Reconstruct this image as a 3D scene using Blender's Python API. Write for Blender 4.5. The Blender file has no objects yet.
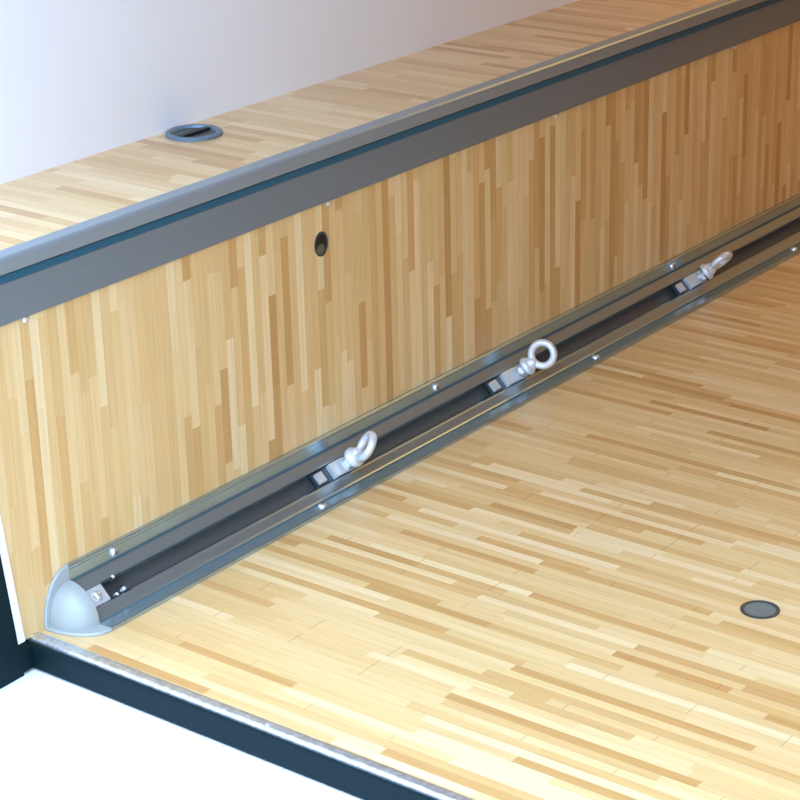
import bpy, bmesh, math, random
from mathutils import Matrix, Vector, Quaternion

random.seed(4)
SC = bpy.context.scene
COL = SC.collection
PI = math.pi


# ------------------------------------------------------------------ materials
def lin(c):
    def f(v):
        v /= 255.0
        return v / 12.92 if v <= 0.04045 else ((v + 0.055) / 1.055) ** 2.4
    return (f(c[0]), f(c[1]), f(c[2]), 1.0)


class NT:
    """small helper around a node tree"""
    def __init__(self, name):
        self.m = bpy.data.materials.new(name)
        self.m.use_nodes = True
        self.t = self.m.node_tree
        self.t.nodes.clear()
        self.out = self.n('ShaderNodeOutputMaterial')
        self.b = self.n('ShaderNodeBsdfPrincipled')
        self.l(self.b.outputs[0], self.out.inputs[0])

    def n(self, kind, **kw):
        nd = self.t.nodes.new(kind)
        for k, v in kw.items():
            setattr(nd, k, v)
        return nd

    def l(self, a, b):
        self.t.links.new(a, b)

    def math(self, op, a, b=None):
        nd = self.n('ShaderNodeMath', operation=op)
        for i, v in enumerate((a, b)):
            if v is None:
                continue
            if isinstance(v, (int, float)):
                nd.inputs[i].default_value = v
            else:
                self.l(v, nd.inputs[i])
        return nd.outputs[0]

    def ramp(self, fac, stops, interp='LINEAR'):
        r = self.n('ShaderNodeValToRGB')
        r.color_ramp.interpolation = interp
        el = r.color_ramp.elements
        while len(el) < len(stops):
            el.new(0.5)
        for e, (p, c) in zip(el, stops):
            e.position = p
            e.color = c
        self.l(fac, r.inputs[0])
        return r.outputs[0]

    def mix(self, kind, fac, a, b):
        nd = self.n('ShaderNodeMix', data_type='RGBA', blend_type=kind)
        for i, v in ((0, fac), (6, a), (7, b)):
            if isinstance(v, (int, float)):
                nd.inputs[i].default_value = v
            elif isinstance(v, tuple):
                nd.inputs[i].default_value = v
            else:
                self.l(v, nd.inputs[i])
        return nd.outputs[2]


def wood(name, across, along, width, length, seed, rough=0.34, seams=False, bright=1.0):
    """edge-glued strip board: narrow staves of random tone and length"""
    k = NT(name)
    tc = k.n('ShaderNodeTexCoord')
    sep = k.n('ShaderNodeSeparateXYZ')
    k.l(tc.outputs['Object'], sep.inputs[0])
    a = k.math('ADD', sep.outputs[across], 10.0 + seed)
    b = sep.outputs[along]
    row = k.math('FLOOR', k.math('DIVIDE', a, width))
    w1 = k.n('ShaderNodeTexWhiteNoise', noise_dimensions='1D')
    k.l(row, w1.inputs['W'])
    w2 = k.n('ShaderNodeTexWhiteNoise', noise_dimensions='1D')
    k.l(k.math('ADD', row, 517.3), w2.inputs['W'])
    ln = k.math('ADD', k.math('MULTIPLY', w2.outputs[0], length * 0.9), length * 0.6)
    v = k.math('DIVIDE', k.math('ADD', b, k.math('MULTIPLY', w1.outputs[0], 7.0)), ln)
    cell = k.math('FLOOR', v)
    cv = k.n('ShaderNodeCombineXYZ')
    k.l(row, cv.inputs[0])
    k.l(cell, cv.inputs[1])
    cv.inputs[2].default_value = seed
    wn = k.n('ShaderNodeTexWhiteNoise', noise_dimensions='3D')
    k.l(cv.outputs[0], wn.inputs['Vector'])
    L = [lin(c) for c in ((190, 145, 88), (203, 163, 105), (213, 178, 123), (218, 185, 131),
                          (223, 193, 142), (230, 205, 160))]
    col = k.ramp(wn.outputs[0], [(0.0, L[0]), (0.13, L[1]), (0.30, L[2]), (0.56, L[3]), (0.82, L[4]), (1.0, L[5])])
    # reddish or greenish cast of single staves
    sp = k.n('ShaderNodeSeparateColor')
    k.l(wn.outputs[1], sp.inputs[0])
    cast = k.ramp(sp.outputs[1], [(0.0, (1.0, 0.95, 0.90, 1)), (0.5, (1, 1, 1, 1)), (1.0, (0.99, 1.0, 0.95, 1))])
    col = k.mix('MULTIPLY', 1.0, col, cast)
    # fine fibre along the stave
    mp = k.n('ShaderNodeCombineXYZ')
    k.l(k.math('MULTIPLY', a, 260.0), mp.inputs[0])
    k.l(k.math('MULTIPLY', b, 9.0), mp.inputs[1])
    k.l(k.math('MULTIPLY', wn.outputs[0], 37.0), mp.inputs[2])
    nz = k.n('ShaderNodeTexNoise')
    nz.inputs['Scale'].default_value = 1.0
    nz.inputs['Detail'].default_value = 4.0
    k.l(mp.outputs[0], nz.inputs['Vector'])
    grain = k.ramp(nz.outputs[0], [(0.25, (0.86, 0.83, 0.78, 1)), (0.55, (1, 1, 1, 1)), (0.8, (1.04, 1.03, 1.0, 1))])
    col = k.mix('MULTIPLY', 0.8, col, grain)
    # hairline glue joints between the staves
    fr = k.math('FRACT', k.math('DIVIDE', a, width))
    edge = k.math('LESS_THAN', fr, 0.05)
    col = k.mix('MULTIPLY', k.math('MULTIPLY', edge, 0.35), col, (0.70, 0.58, 0.42, 1))
    if seams:
        # short dark joint lines where finger-jointed lamellae end, parallel to the rail
        fr2 = k.math('FRACT', k.math('DIVIDE', k.math('ADD', b, 10.0), 0.105))
        e2 = k.math('LESS_THAN', fr2, 0.014)
        pick = k.math('GREATER_THAN', sp.outputs[2], 0.80)
        e2 = k.math('MULTIPLY', e2, pick)
        col = k.mix('MULTIPLY', k.math('MULTIPLY', e2, 0.4), col, (0.35, 0.27, 0.18, 1))
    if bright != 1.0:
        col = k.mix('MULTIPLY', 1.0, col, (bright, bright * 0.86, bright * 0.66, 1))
    k.l(col, k.b.inputs['Base Color'])
    k.b.inputs['Roughness'].default_value = rough
    k.b.inputs['Specular IOR Level'].default_value = 0.5
    k.b.inputs['Coat Weight'].default_value = 0.6
    k.b.inputs['Coat Roughness'].default_value = rough * 0.8
    return k.m


def plain(name, rgb, rough=0.5, metal=0.0, spec=0.5, vary=0.0, scale=60.0):
    k = NT(name)
    c = lin(rgb)
    k.b.inputs['Base Color'].default_value = c
    k.b.inputs['Metallic'].default_value = metal
    k.b.inputs['Roughness'].default_value = rough
    k.b.inputs['Specular IOR Level'].default_value = spec
    if vary:
        tc = k.n('ShaderNodeTexCoord')
        nz = k.n('ShaderNodeTexNoise')
        nz.inputs['Scale'].default_value = scale
        nz.inputs['Detail'].default_value = 3.0
        k.l(tc.outputs['Object'], nz.inputs['Vector'])
        lo = tuple(x * (1 - vary) for x in c[:3]) + (1,)
        hi = tuple(min(1, x * (1 + vary)) for x in c[:3]) + (1,)
        k.l(k.ramp(nz.outputs[0], [(0.3, lo), (0.7, hi)]), k.b.inputs['Base Color'])
        mr = k.n('ShaderNodeMapRange')
        mr.inputs['To Min'].default_value = max(0.03, rough - vary * 0.4)
        mr.inputs['To Max'].default_value = rough + vary * 0.4
        k.l(nz.outputs[0], mr.inputs[0])
        k.l(mr.outputs[0], k.b.inputs['Roughness'])
    return k.m


def drawn_metal(name, rgb, rough, metal=1.0):
    """mill-finish extrusion: faint draw lines running along the rail"""
    k = NT(name)
    tc = k.n('ShaderNodeTexCoord')
    mp = k.n('ShaderNodeMapping')
    mp.inputs['Scale'].default_value = (1.0, 160.0, 160.0)
    k.l(tc.outputs['Object'], mp.inputs[0])
    nz = k.n('ShaderNodeTexNoise')
    nz.inputs['Scale'].default_value = 1.0
    nz.inputs['Detail'].default_value = 3.0
    k.l(mp.outputs[0], nz.inputs['Vector'])
    c = lin(rgb)
    k.l(k.ramp(nz.outputs[0], [(0.3, tuple(x * 0.95 for x in c[:3]) + (1,)), (0.7, c)]), k.b.inputs['Base Color'])
    k.b.inputs['Metallic'].default_value = metal
    mr = k.n('ShaderNodeMapRange')
    mr.inputs['To Min'].default_value = rough - 0.015
    mr.inputs['To Max'].default_value = rough + 0.02
    k.l(nz.outputs[0], mr.inputs[0])
    k.l(mr.outputs[0], k.b.inputs['Roughness'])
    return k.m


M = dict(
    floor=wood('floor_wood', 0, 1, 0.0122, 0.20, 3.0, 0.33, seams=True),
    wall=wood('wall_wood', 0, 2, 0.0128, 0.18, 11.0, 0.42),
    ledge=wood('ledge_wood', 0, 1, 0.0150, 0.20, 23.0, 0.33),
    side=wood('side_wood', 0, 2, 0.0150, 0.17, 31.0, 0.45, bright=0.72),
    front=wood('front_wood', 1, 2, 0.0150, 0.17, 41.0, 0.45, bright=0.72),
    rail=drawn_metal('rail_aluminium', (172, 194, 202), 0.25, 0.82),
    trim=drawn_metal('trim_aluminium', (126, 136, 142), 0.42, 0.4),
    nosing=drawn_metal('nosing_aluminium', (152, 164, 171), 0.40, 0.5),
    blue=plain('blue_strip', (36, 90, 112), 0.4, 0.0, 0.5),
    zinc=plain('bright_zinc', (214, 220, 224), 0.28, 0.5, vary=0.03, scale=220),
    forged=plain('galvanised_steel', (214, 219, 222), 0.34, 0.35, vary=0.03, scale=260),
    screw=plain('screw_steel', (228, 231, 233), 0.18, 0.7),
    slot=plain('screw_recess', (20, 20, 22), 0.5, 0.0),
    cap=plain('cap_plastic', (156, 162, 160), 0.36, 0.0, 0.5),
    rubber=plain('seal_rubber', (3, 26, 30), 0.6, 0.0, 0.15),
    paint=plain('white_paint', (238, 241, 246), 0.30, 0.0, 0.5),
    panel=plain('white_panel', (240, 242, 247), 0.5, 0.0, 0.4),
    ceil=plain('roof_lining', (166, 134, 96), 0.7, 0.0, 0.2),
    lip=plain('threshold_aluminium', (214, 222, 228), 0.38, 0.9, vary=0.18, scale=140),
    shade_strip=plain('slot_shade_grey', (72, 76, 74), 0.38, 0.0, 0.5),
    darksteel=plain('dark_steel', (70, 78, 84), 0.35, 0.6),
    dish=plain('dish_metal', (116, 132, 132), 0.30, 0.45),
    dishrim=plain('dish_rim', (78, 90, 90), 0.4, 0.6),
    hole=plain('hole_shade', (16, 22, 24), 0.5, 0.0),
    brass_and_shading=plain('plug_olive_and_shading', (98, 104, 80), 0.45, 0.3),
    fitting=plain('fitting_grey', (104, 128, 146), 0.4, 0.3),
    ground=plain('asphalt', (132, 124, 108), 0.9, vary=0.15, scale=9),
)


# ------------------------------------------------------------------ geometry helpers
def obj(name, bm, mat, parent=None, smooth=None):
    me = bpy.data.meshes.new(name)
    bmesh.ops.recalc_face_normals(bm, faces=bm.faces)
    bm.to_mesh(me)
    bm.free()
    me.materials.append(M[mat] if isinstance(mat, str) else mat)
    if smooth is not None:
        for p in me.polygons:
            p.use_smooth = True
        me.set_sharp_from_angle(angle=math.radians(smooth))
    o = bpy.data.objects.new(name, me)
    COL.objects.link(o)
    if parent is not None:
        o.parent = parent
    return o


def thing(name, label, cat, loc=(0, 0, 0), group=None):
    o = bpy.data.objects.new(name, None)
    o.empty_display_size = 0.02
    o.location = loc
    COL.objects.link(o)
    tag(o, label, cat, group)
    return o


def tag(o, label, cat, group=None):
    o['label'] = label
    o['category'] = cat
    if group:
        o['group'] = group
    return o


def struct(name, bm, mat, label=None, cat=None):
    o = obj(name, bm, mat)
    o['kind'] = 'structure'
    if label:
        o['label'] = label
        o['category'] = cat
    return o


def box(bm, lo, hi, bev=0.0):
    r = bmesh.ops.create_cube(bm, size=1.0)
    vs = r['verts']
    for v in vs:
        v.co = Vector([(lo[i] + hi[i]) / 2 + v.co[i] * (hi[i] - lo[i]) for i in range(3)])
    if bev:
        es = {e for v in vs for e in v.link_edges}
        bmesh.ops.bevel(bm, geom=list(es), offset=bev, segments=2, affect='EDGES', profile=0.6)
    return bm


def prism_x(bm, prof, x0, x1, slant=None):
    """extrude a (y,z) outline along X; slant(z) moves the x0 end"""
    n = len(prof)
    A = [bm.verts.new((x0 + (slant(z) if slant else 0), y, z)) for y, z in prof]
    B = [bm.verts.new((x1, y, z)) for y, z in prof]
    for i in range(n):
        j = (i + 1) % n
        bm.faces.new((A[i], A[j], B[j], B[i]))
    bm.faces.new(A)
    bm.faces.new(B[::-1])
    return bm


def prism_dir(bm, prof, p0, p1, ux, uy):
    n = len(prof)
    ux, uy = Vector(ux), Vector(uy)
    A = [bm.verts.new(Vector(p0) + ux * a + uy * b) for a, b in prof]
    B = [bm.verts.new(Vector(p1) + ux * a + uy * b) for a, b in prof]
    for i in range(n):
        j = (i + 1) % n
        bm.faces.new((A[i], A[j], B[j], B[i]))
    bm.faces.new(A)
    bm.faces.new(B[::-1])
    return bm


def frame(axis, hint=(1, 0, 0)):
    """rotation whose local Z is axis and local X leans to hint"""
    z = Vector(axis).normalized()
    x = Vector(hint)
    x = (x - z * x.dot(z)).normalized()
    y = z.cross(x)
    return Matrix((x, y, z)).transposed().to_4x4()


def lathe(bm, prof, mat=Matrix.Identity(4), n=40, sx=1.0, sy=1.0):
    """revolve (r,h) outline about local Z; r==0 ends close it"""
    rings = []
    for r, h in prof:
        if r < 1e-7:
            rings.append([bm.verts.new(mat @ Vector((0, 0, h)))])
        else:
            rings.append([bm.verts.new(mat @ Vector((r * sx * math.cos(2 * PI * i / n), r * sy * math.sin(2 * PI * i / n), h)))
                          for i in range(n)])
    for a, b in zip(rings, rings[1:]):
        for i in range(n):
            j = (i + 1) % n
            if len(a) == 1 and len(b) == 1:
                continue
            if len(a) == 1:
                bm.faces.new((a[0], b[j], b[i]))
            elif len(b) == 1:
                bm.faces.new((a[i], a[j], b[0]))
            else:
                bm.faces.new((a[i], a[j], b[j], b[i]))
    return bm


def torus(bm, R, r, mat, nu=48, nv=18, squash=1.0):
    vs = [[bm.verts.new(mat @ Vector(((R + r * math.cos(b)) * math.cos(a), (R + r * math.cos(b)) * math.sin(a), r * squash * math.sin(b))))
           for b in [2 * PI * j / nv for j in range(nv)]] for a in [2 * PI * i / nu for i in range(nu)]]
    for i in range(nu):
        for j in range(nv):
            bm.faces.new((vs[i][j], vs[(i + 1) % nu][j], vs[(i + 1) % nu][(j + 1) % nv], vs[i][(j + 1) % nv]))
    return bm


def hexa(bm, r, h0, h1, mat):
    c = 0.0008
    prof = [(0, h0), (r - c, h0), (r, h0 + c), (r, h1 - c), (r - c, h1), (0, h1)]
    return lathe(bm, prof, mat, n=6)


def T(p):
    return Matrix.Translation(Vector(p))


# ------------------------------------------------------------------ the van body shell
X1 = 2.45            # front bulkhead
YR = -1.74           # far side wall, behind the picture's right edge
ZL = 0.425           # top of the boxed side / ledge
YB = 0.197           # white upper side panel
ZC = 1.46            # roof
slant = lambda z: -0.107 * (z - 0.0215)

bm = box(bmesh.new(), (-0.558, YR, -0.018), (X1, 0.012, 0.0))
struct('floor', bm, 'floor', 'pale strip wood floor running out from the grey corner rail', 'floor')

bm = prism_x(bmesh.new(), [(0.0, 0.0), (0.0, ZL - 0.012), (0.012, ZL - 0.012), (0.012, 0.0)], -0.584, X1, slant)
struct('wall_left', bm, 'wall', 'upright strip wood side wall between the grey edge trim and corner rail', 'wall')

bm = prism_x(bmesh.new(), [(0.0003, ZL - 0.012), (0.0003, ZL - 0.0003), (0.0125, ZL), (YB, ZL), (YB, ZL - 0.012)], -0.63, X1)
tag(obj('ledge_board', bm, 'ledge'), 'pale strip wood ledge board along the top of the boxed wooden side', 'ledge')

struct('wall_left_upper', box(bmesh.new(), (-0.72, YB, ZL - 0.05), (X1, YB + 0.03, ZC)), 'panel', 'plain white upper side panel rising behind the wooden ledge', 'wall')
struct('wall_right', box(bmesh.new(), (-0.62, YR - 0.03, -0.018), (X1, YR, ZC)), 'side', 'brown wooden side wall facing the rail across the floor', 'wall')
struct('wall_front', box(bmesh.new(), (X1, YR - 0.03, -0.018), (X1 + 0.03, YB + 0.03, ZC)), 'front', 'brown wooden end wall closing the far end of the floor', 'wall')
struct('ceiling', box(bmesh.new(), (-0.72, YR - 0.03, ZC), (X1 + 0.03, YB + 0.03, ZC + 0.03)), 'ceil', 'tan roof lining above the wooden floor', 'ceiling')
struct('ground', box(bmesh.new(), (-14, -12, -0.70), (8, 12, -0.66)), 'ground', 'grey asphalt ground below the white rear step', 'ground')

# ------------------------------------------------------------------ rear opening: threshold, seal, pillar, bumper
bm = bmesh.new()
prof = [(-0.0135, -0.012), (-0.0135, -0.001), (-0.0125, 0.0008), (-0.0105, 0.0016), (-0.004, 0.0016), (0.0, 0.0008), (0.0, -0.012)]
prism_dir(bm, [(a, b) for a, b in prof], (-0.5585, YR, 0.0), (-0.5585, 0.0135, 0.0), (1, 0, 0), (0, 0, 1))
th = thing('threshold_strip', 'scratched silver metal threshold strip along the rear edge of the wooden floor', 'threshold')
obj('strip', bm, 'lip', th)
for y in (-0.33, -0.66, -1.0):
    sm = lathe(bmesh.new(), [(0.0030, 0.0), (0.0028, 0.0007), (0.0015, 0.0012), (0, 0.0013)], T((-0.5655, y, 0.0014)), 16)
    obj('screw', sm, 'screw', th, 40)

# white edging that finishes the end of the wooden side, leaning with the opening
def edge(z):
    return -0.584 + slant(z)
bm = bmesh.new()
z0, z1 = -0.001, ZC
dxy = [(-0.0125, -0.003), (-0.0115, -0.0045), (-0.002, -0.0045), (-0.0002, -0.003), (-0.0002, 0.0115), (-0.0125, 0.0115)]
prism_dir(bm, dxy, (edge(z0), 0, z0 + 0.003), (edge(ZL + 0.03), 0, ZL + 0.03), (1, 0, 0), (0, 1, 0))
tag(obj('edging_strip', bm, 'paint'), 'narrow white edging strip closing the end of the upright wooden side', 'edging')

# rubber door seal: up the opening and along under the threshold
sealz = thing('door_seal', 'dark teal black rubber door seal running round the rear opening', 'seal')
bm = bmesh.new()
up = [(-0.052, -0.006), (-0.050, -0.009), (-0.0150, -0.009), (-0.0129, -0.006), (-0.0129, 0.012), (-0.052, 0.012)]
prism_dir(bm, up, (edge(-0.034), 0, -0.034), (edge(ZL + 0.03), 0, ZL + 0.03), (1, 0, 0), (0, 1, 0))
obj('upright_section', bm, 'rubber', sealz)
bm = bmesh.new()
low = [(-0.020, -0.031), (-0.020, -0.008), (-0.018, -0.0045), (-0.0145, -0.0035), (-0.0140, -0.012), (-0.0, -0.0125), (0.0, -0.031)]
prism_dir(bm, low, (-0.5585, YR, 0), (-0.5585, 0.02, 0), (1, 0, 0), (0, 0, 1))
obj('sill_section', bm, 'rubber', sealz)

obj('corner_section', box(bmesh.new(), (-0.645, -0.0088, -0.0312), (-0.5780, 0.02, -0.0040), 0.002), 'rubber', sealz)

# white rear step below the opening
bm = bmesh.new()
bp = [(-0.86, -0.30), (-0.86, -0.060), (-0.850, -0.048), (-0.835, -0.042), (-0.60, -0.034), (-0.56, -0.034), (-0.56, -0.30)]
prism_dir(bm, bp, (0, YR - 0.05, 0), (0, YB + 0.05, 0), (1, 0, 0), (0, 0, 1))
tag(obj('rear_step', bm, 'paint'), 'white painted rear bumper step below the dark rubber door seal', 'bumper')

# ------------------------------------------------------------------ metal edge trim on the boxed side
tr = thing('edge_trim', 'long grey metal edge trim capping the upper edge of the wooden side', 'trim')
XA, XB = -0.645, X1
bm = prism_x(bmesh.new(), [(-0.0002, 0.3545), (-0.0024, 0.3545), (-0.003, 0.3552), (-0.003, 0.3974), (-0.0022, 0.3980), (-0.0002, 0.3980)], XA, XB)
obj('face_plate', bm, 'trim', tr)['label'] = 'grey face plate'
bm = prism_x(bmesh.new(), [(-0.0002, 0.3982), (-0.0030, 0.3982), (-0.0036, 0.3990), (-0.0030, 0.4062), (-0.0002, 0.4068)], XA, XB)
obj('sealing_strip', bm, 'blue', tr)['label'] = 'blue sealing strip'
bm = prism_x(bmesh.new(), [(-0.0002, 0.4095), (-0.0085, 0.4095), (-0.0098, 0.4112), (-0.0098, 0.4225), (-0.0088, 0.4252), (-0.0065, 0.4270),
                           (0.0105, 0.4275), (0.0125, 0.4265), (0.0125, ZL + 0.0002), (-0.0002, ZL + 0.0002)], XA, XB)
obj('nosing', bm, 'nosing', tr)['label'] = 'paler rounded nosing'
for x in (-0.537, -0.0466, 0.443, 0.933):
    sm = lathe(bmesh.new(), [(0.0046, 0.0), (0.0044, 0.0012), (0.003, 0.0022), (0.0012, 0.0026), (0, 0.0016)], T((x, -0.0001, 0.3517)) @ frame((0, -1, 0)), 20)
    obj('screw', sm, 'screw', tr, 40)

# ------------------------------------------------------------------ lashing rail in the corner
half = [(-0.0003, 0.0628), (-0.0040, 0.0624), (-0.0054, 0.0612), (-0.0054, 0.0588), (-0.0040, 0.0570), (-0.0040, 0.0452), (-0.0032, 0.0445),
        (-0.0006, 0.0440), (-0.0006, 0.0418), (-0.0046, 0.0407), (-0.0056, 0.0394), (-0.0132, 0.0318), (-0.0141, 0.0307), (-0.0141, 0.0299),
        (-0.0122, 0.0280), (-0.0106, 0.0296), (-0.0016, 0.0206), (-0.0016, 0.0180)]
mirror = [(-z, -y) for y, z in half]
prof = half + mirror[::-1] + [(-0.0003, 0.0003)]
RX0, RX1 = -0.512, X1 - 0.01
rail = thing('lashing_rail', 'long grey metal corner rail with open slot between wooden side and floor', 'rail', (RX0, 0, 0))


def at(parent, o):
    o.matrix_parent_inverse = parent.matrix_basis.inverted() if False else Matrix.Translation(-parent.location)
    return o


at(rail, obj('profile', prism_x(bmesh.new(), prof, RX0, RX1), 'rail', rail))

bm = bmesh.new()  # dark strip on the slot floor, painting the shade under the upper lip
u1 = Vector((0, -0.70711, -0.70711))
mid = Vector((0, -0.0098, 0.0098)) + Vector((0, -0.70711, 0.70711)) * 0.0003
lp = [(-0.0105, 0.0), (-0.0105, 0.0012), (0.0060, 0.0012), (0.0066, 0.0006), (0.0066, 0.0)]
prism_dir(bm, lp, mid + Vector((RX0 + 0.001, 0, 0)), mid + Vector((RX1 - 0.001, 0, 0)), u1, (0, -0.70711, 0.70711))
at(rail, obj('slot_shade', bm, 'shade_strip', rail))['label'] = 'dark grey strip painting the shade in the slot'

# plastic end cap: quarter dome between two rounded flanges
bm = bmesh.new()
cx = RX0 + 0.0005
nu, nv = 18, 24
rows = []
for i in range(nu + 1):
    u = (PI / 2) * i / nu
    ex, er = 0.033 * math.sin(u) ** 0.9, math.cos(u) ** 0.75
    rw = []
    for j in range(nv + 1):
        w = (PI / 2) * j / nv
        sq = 1.0 / (abs(math.cos(w)) ** 2.15 + abs(math.sin(w)) ** 2.15) ** (1 / 2.15)
        r = 0.0445 * er * sq
        rw.append(bm.verts.new((cx - ex, -r * math.cos(w) - 0.0004, r * math.sin(w) + 0.0004)))
    rows.append(rw)
for a, b in zip(rows, rows[1:]):
    for j in range(nv):
        try:
            bm.faces.new((a[j], a[j + 1], b[j + 1], b[j]))
        except ValueError:
            pass
bm.faces.new(rows[0])
cap_edges = []
# flanges: quarter-ellipse plates on floor and on wall
def flange(bm, to3, t=0.0036):
    pts = [(0.0, 0.0)] + [(0.040 * math.sin(PI / 2 * i / 20) ** 0.95, 0.0630 * math.cos(PI / 2 * i / 20) ** 0.95) for i in range(21)]
    ring0 = [bm.verts.new(to3(a, b, 0.0004)) for a, b in pts]
    ring1 = [bm.verts.new(to3(a, b, t * 0.6)) for a, b in pts]
    ring2 = [bm.verts.new(to3(a * 0.965, b * 0.975, t)) for a, b in pts]
    n = len(pts)
    for p, q in ((ring0, ring1), (ring1, ring2)):
        for i in range(n):
            j = (i + 1) % n
            bm.faces.new((p[i], p[j], q[j], q[i]))
    bm.faces.new(ring0)
    bm.faces.new(ring2[::-1])
flange(bm, lambda a, b, t: (cx - a, -b, t))
flange(bm, lambda a, b, t: (cx - a, -t, b))
bmesh.ops.remove_doubles(bm, verts=bm.verts, dist=1e-6)
o = at(rail, obj('end_cap', bm, 'cap', rail, 35))
o['label'] = 'pale blue grey plastic end cap'

NF = Vector((0, -1, 1)).normalized()                 # outward direction of the slotted face
FC = Vector((0, -0.0225, 0.0225))                    # middle of the slot on the face


def pan_screw(name, p, axis, r, parent):
    Mx = T(p) @ frame(axis)
    s = obj(name, lathe(bmesh.new(), [(r, 0), (r, r * 0.22), (r * 0.82, r * 0.5), (r * 0.45, r * 0.66), (0, r * 0.7)], Mx, 24), 'screw', parent, 50)
    at(parent, s)
    b = bmesh.new()
    bmx = Mx @ Matrix.Rotation(0.5, 4, 'Z')
    for q in (0, 1):
        sz = (r * 0.55, r * 0.09) if q == 0 else (r * 0.09, r * 0.55)
        v0 = len(b.verts)
        box(b, (-sz[0], -sz[1], r * 0.5), (sz[0], sz[1], r * 0.735))
    bmesh.ops.transform(b, matrix=bmx, verts=b.verts)
    d = obj('recess', b, 'slot', s)
    return s


for x in (-0.4435, 0.1536, 0.7538, 1.355):
    pan_screw('screw', (x, -0.0040, 0.0512), (0, -1, 0), 0.0056, rail)
for x in (-0.1397, 0.468, 1.0575, 1.66):
    pan_screw('screw', (x, -0.0505, 0.0040), (0, 0, 1), 0.0056, rail)


def slab(bm, x0, x1, hw0, hw1, d0, d1, bev=0.0006):
    """box lying in the slot: along X, across the slot, and along the face direction"""
    c = box(bmesh.new(), (x0, hw0, d0), (x1, hw1, d1), bev)
    Mx = Matrix(((1, 0, 0, FC.x), (0, -0.70711, -0.70711, FC.y), (0, -0.70711, 0.70711, FC.z), (0, 0, 0, 1)))
    # columns: X, across the slot (towards the floor), outward
    for f in c.faces:
        pass
    bmesh.ops.transform(c, matrix=Mx, verts=c.verts)
    me = bpy.data.meshes.new('tmp')
    c.to_mesh(me)
    c.free()
    bm.from_mesh(me)
    bpy.data.meshes.remove(me)
    return bm


# end stop plate with its round-headed screw, then the bracket whose corners catch the light
o = at(rail, obj('stop_plate', slab(bmesh.new(), -0.5045, -0.478, -0.0105, 0.0105, -0.010, 0.0005, 0.001), 'zinc', rail))
pan = obj('stop_screw', lathe(bmesh.new(), [(0.0062, 0), (0.0058, 0.0022), (0.0038, 0.004), (0, 0.0046)],
                              T(FC + Vector((-0.4915, 0, 0)) + NF * 0.0004) @ frame(NF), 24), 'screw', rail, 50)
at(rail, pan)
bm = bmesh.new()
slab(bm, -0.474, -0.447, -0.0112, 0.0112, -0.0125, -0.0085)
slab(bm, -0.474, -0.447, -0.0112, -0.0086, -0.0085, 0.0012)
slab(bm, -0.474, -0.466, 0.0086, 0.0112, -0.0085, 0.0012)
slab(bm, -0.456, -0.447, 0.0086, 0.0112, -0.0085, 0.0012)
at(rail, obj('slot_bracket', bm, 'darksteel', rail))
for p in ((-0.4586, -0.0150, 0.0300), (-0.4674, -0.0287, 0.0163), (-0.4546, -0.0272, 0.0178)):
    F = T(p) @ frame(NF)
    at(rail, obj('bracket_stud', lathe(bmesh.new(), [(0, -0.006), (0.0024, -0.006), (0.0024, 0.0006), (0.0016, 0.0016), (0, 0.0019)], F, 16), 'zinc', rail, 50))

# ------------------------------------------------------------------ eye bolts clamped in the slot
VIEW = Vector((-0.73, -0.57, 0.37))


def eye_bolt(x, lean, turn, label, span):
    base = FC + Vector((x, 0, 0))
    r = thing('eye_bolt', label, 'eye bolt', base, 'silver eye bolts clamped in the slot of the grey rail')
    ax = (NF + Vector((lean, 0, 0))).normalized()
    n = VIEW - ax * VIEW.dot(ax)
    n = Quaternion(ax, math.radians(turn)) @ n.normalized()
    F = T(base) @ frame(ax, n.cross(ax))
    # slot nut under the lips and a bright clamp plate stretching rearwards
    bm = slab(bmesh.new(), x - span, x + 0.014, -0.0106, 0.0106, -0.0090, -0.0040, 0.0008)
    at(r, obj('slot_nut', bm, 'darksteel', r))
    bm = slab(bmesh.new(), x - span * 0.54, x - 0.006, -0.0098, 0.0098, -0.0040, 0.0036, 0.0009)
    slab(bm, x - 0.0062, x + 0.012, -0.0098, 0.0098, -0.0040, 0.0014, 0.0005)
    at(r, obj('clamp_plate', bm, 'zinc', r))
    bm = slab(bmesh.new(), x - span * 0.97, x - span * 0.76, -0.0070, 0.0070, -0.0042, 0.0006, 0.0008)
    at(r, obj('end_tab', bm, 'zinc', r))
    at(r, obj('shank', lathe(bmesh.new(), [(0, -0.002), (0.0045, -0.002), (0.0045, 0.013), (0, 0.013)], F, 20), 'forged', r, 40))
    at(r, obj('nut', hexa(bmesh.new(), 0.0094, 0.0034, 0.0096, F), 'zinc', r))
    col = [(0, 0.0118), (0.0122, 0.0118), (0.0134, 0.0129), (0.0134, 0.0172), (0.0122, 0.0190), (0.0104, 0.0203), (0.0094, 0.0235),
           (0.0078, 0.0275), (0.0062, 0.0298), (0, 0.0306)]
    at(r, obj('collar', lathe(bmesh.new(), col, F, 32), 'forged', r, 60))
    R = F @ T((0, 0, 0.0425)) @ Matrix.Rotation(PI / 2, 4, 'X')
    at(r, obj('ring', torus(bmesh.new(), 0.0158, 0.0048, R, 56, 20, 1.05), 'forged', r, 180))
    return r


eye_bolt(-0.055, 0.0, -62, 'silver eye bolt nearest the plastic end cap, ring turned narrow', 0.060)
eye_bolt(0.318, 0.42, -6, 'silver eye bolt midway along the rail, ring showing as a full circle', 0.064)
eye_bolt(0.802, 0.5, 76, 'silver eye bolt farthest from the plastic end cap, ring seen nearly edge on', 0.060)

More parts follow.
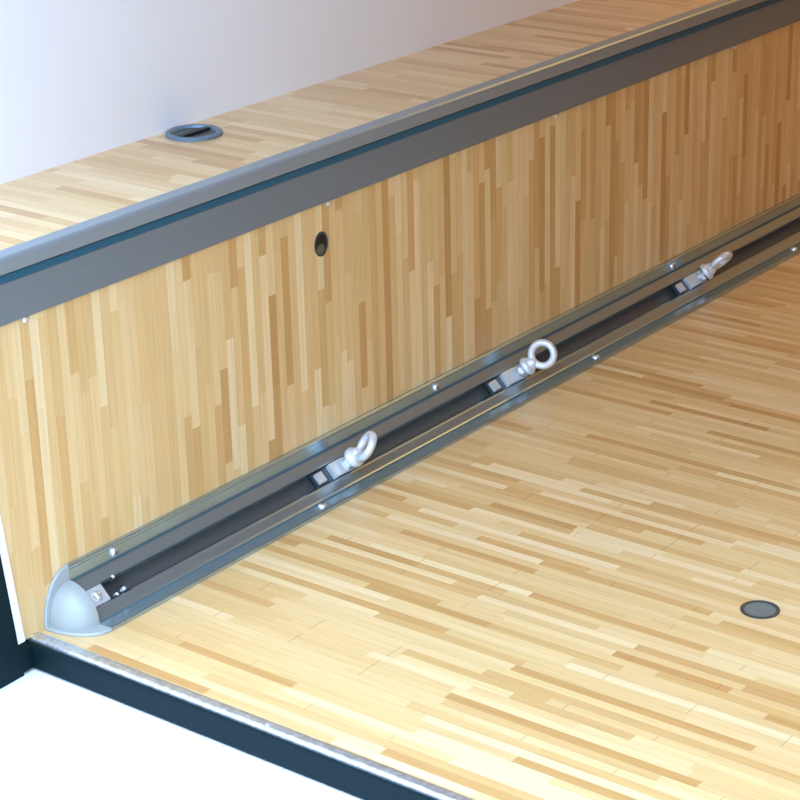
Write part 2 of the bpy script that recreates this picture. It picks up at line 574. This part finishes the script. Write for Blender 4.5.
# ------------------------------------------------------------------ round fittings
# oval insert in the upright wooden side
pl = thing('threaded_insert', 'small dark oval hole insert in the upright wooden side', 'insert', (-0.0629, 0, 0.3048))
F = T((-0.0629, 0.0, 0.3048)) @ frame((0, -1, 0), (1, 0, 0))
bm = lathe(bmesh.new(), [(0.0132, 0.0001), (0.0132, 0.0009), (0.0120, 0.0013), (0.0108, 0.0006), (0.0108, 0.0002)], F, 36, 0.96, 1.16)
at(pl, obj('rim', bm, 'dishrim', pl, 50))
bm = lathe(bmesh.new(), [(0, 0.0003), (0.0110, 0.0003)], F, 36, 0.96, 1.16)  # flat dark disc: shade inside the hole put into the colour
at(pl, obj('recess', bm, 'hole', pl))  # no real recess, a flat disc painting the shade in the hole
bm = lathe(bmesh.new(), [(0, 0.0011), (0.0050, 0.0010), (0.0072, 0.0004)], T((-0.0640, 0, 0.2985)) @ frame((0, -1, 0), (1, 0, 0)), 24, 1.0, 0.9)  # olive plug doubles as the hole's painted paler lower half
at(pl, obj('plug_with_shading', bm, 'brass_and_shading', pl, 50))

# shallow round dish let into the floor
fd = thing('floor_socket', 'round dark grey metal socket let into the wooden floor', 'socket', (-0.0733, -0.6069, 0))
F = T((-0.0733, -0.6069, 0.0))
bm = lathe(bmesh.new(), [(0.0215, 0.0002), (0.0213, 0.0011), (0.0198, 0.0016), (0.0180, 0.0013), (0.0168, 0.0004)], F, 48)
at(fd, obj('rim', bm, 'dishrim', fd, 50))
bm = lathe(bmesh.new(), [(0.0172, 0.0005), (0.0120, 0.0003), (0.0060, 0.00025), (0, 0.00025)], F, 48)
at(fd, obj('dish', bm, 'dish', fd, 50))

# round grey fitting on the ledge by the white panel
lf = thing('ledge_fitting', 'round blue grey fitting on the pale ledge beside the white panel', 'fitting', (-0.102, 0.159, ZL))
F = T((-0.102, 0.159, ZL))
bm = lathe(bmesh.new(), [(0.0345, 0.0002), (0.0345, 0.0030), (0.0325, 0.0046), (0.0285, 0.0042), (0.0265, 0.0012)], F, 48)
at(lf, obj('rim', bm, 'fitting', lf, 50))
bm = lathe(bmesh.new(), [(0.0270, 0.0014), (0.0120, 0.0008), (0, 0.0008)], F, 48)
at(lf, obj('dish', bm, 'dishrim', lf, 50))
bm = box(bmesh.new(), (-0.128, 0.155, ZL + 0.001), (-0.076, 0.163, ZL + 0.0042), 0.001)
at(lf, obj('crossbar', bm, 'slot', lf))

# ------------------------------------------------------------------ daylight and camera
w = bpy.data.worlds.new('overcast_sky')
SC.world = w
w.use_nodes = True
nt = w.node_tree
nt.nodes.clear()
out = nt.nodes.new('ShaderNodeOutputWorld')
bg = nt.nodes.new('ShaderNodeBackground')
tc = nt.nodes.new('ShaderNodeTexCoord')
sp = nt.nodes.new('ShaderNodeSeparateXYZ')
rp = nt.nodes.new('ShaderNodeValToRGB')
nt.links.new(tc.outputs['Generated'], sp.inputs[0])
nt.links.new(sp.outputs[2], rp.inputs[0])
rp.color_ramp.elements[0].position = 0.0
rp.color_ramp.elements[0].color = (0.235, 0.19, 0.115, 1)
rp.color_ramp.elements[1].position = 0.8
rp.color_ramp.elements[1].color = (1.18, 1.66, 2.42, 1)
nt.links.new(rp.outputs[0], bg.inputs[0])
bg.inputs[1].default_value = 3.0
nt.links.new(bg.outputs[0], out.inputs[0])

# added warm fill light deep in the load space, no real lamp there
ld = bpy.data.lights.new('warm_fill', 'AREA')
ld.shape = 'RECTANGLE'
ld.size = 0.7
ld.size_y = 0.3
ld.color = (1.0, 0.56, 0.13)
ld.energy = 6.0
lo = bpy.data.objects.new('warm_fill', ld)
lo.location = (1.75, -0.32, ZC - 0.012)
COL.objects.link(lo)

cam = bpy.data.cameras.new('camera')
co = bpy.data.objects.new('camera', cam)
COL.objects.link(co)
Rw = ((0.607544185683456, -0.7939237181717534, -0.02398316423169073),
      (-0.3091551992958419, -0.20854944061807362, -0.9278632407667828),
      (0.7316509585796868, 0.5711324369550609, -0.37214864539213216))
rot = Matrix((Rw[0], [-v for v in Rw[1]], [-v for v in Rw[2]])).transposed()
co.matrix_world = T((-1.94754484, -1.58443582, 1.08857549)) @ rot.to_4x4()
cam.sensor_fit = 'HORIZONTAL'
cam.sensor_width = 36.0
cam.lens = 36.0 * 2162.1 / 800.0
cam.clip_start = 0.05
SC.camera = co

vs = SC.view_settings
vs.view_transform = 'Standard'
vs.look = 'None'
vs.gamma = 1.0
vs.use_curve_mapping = False
vs.exposure = 0.42
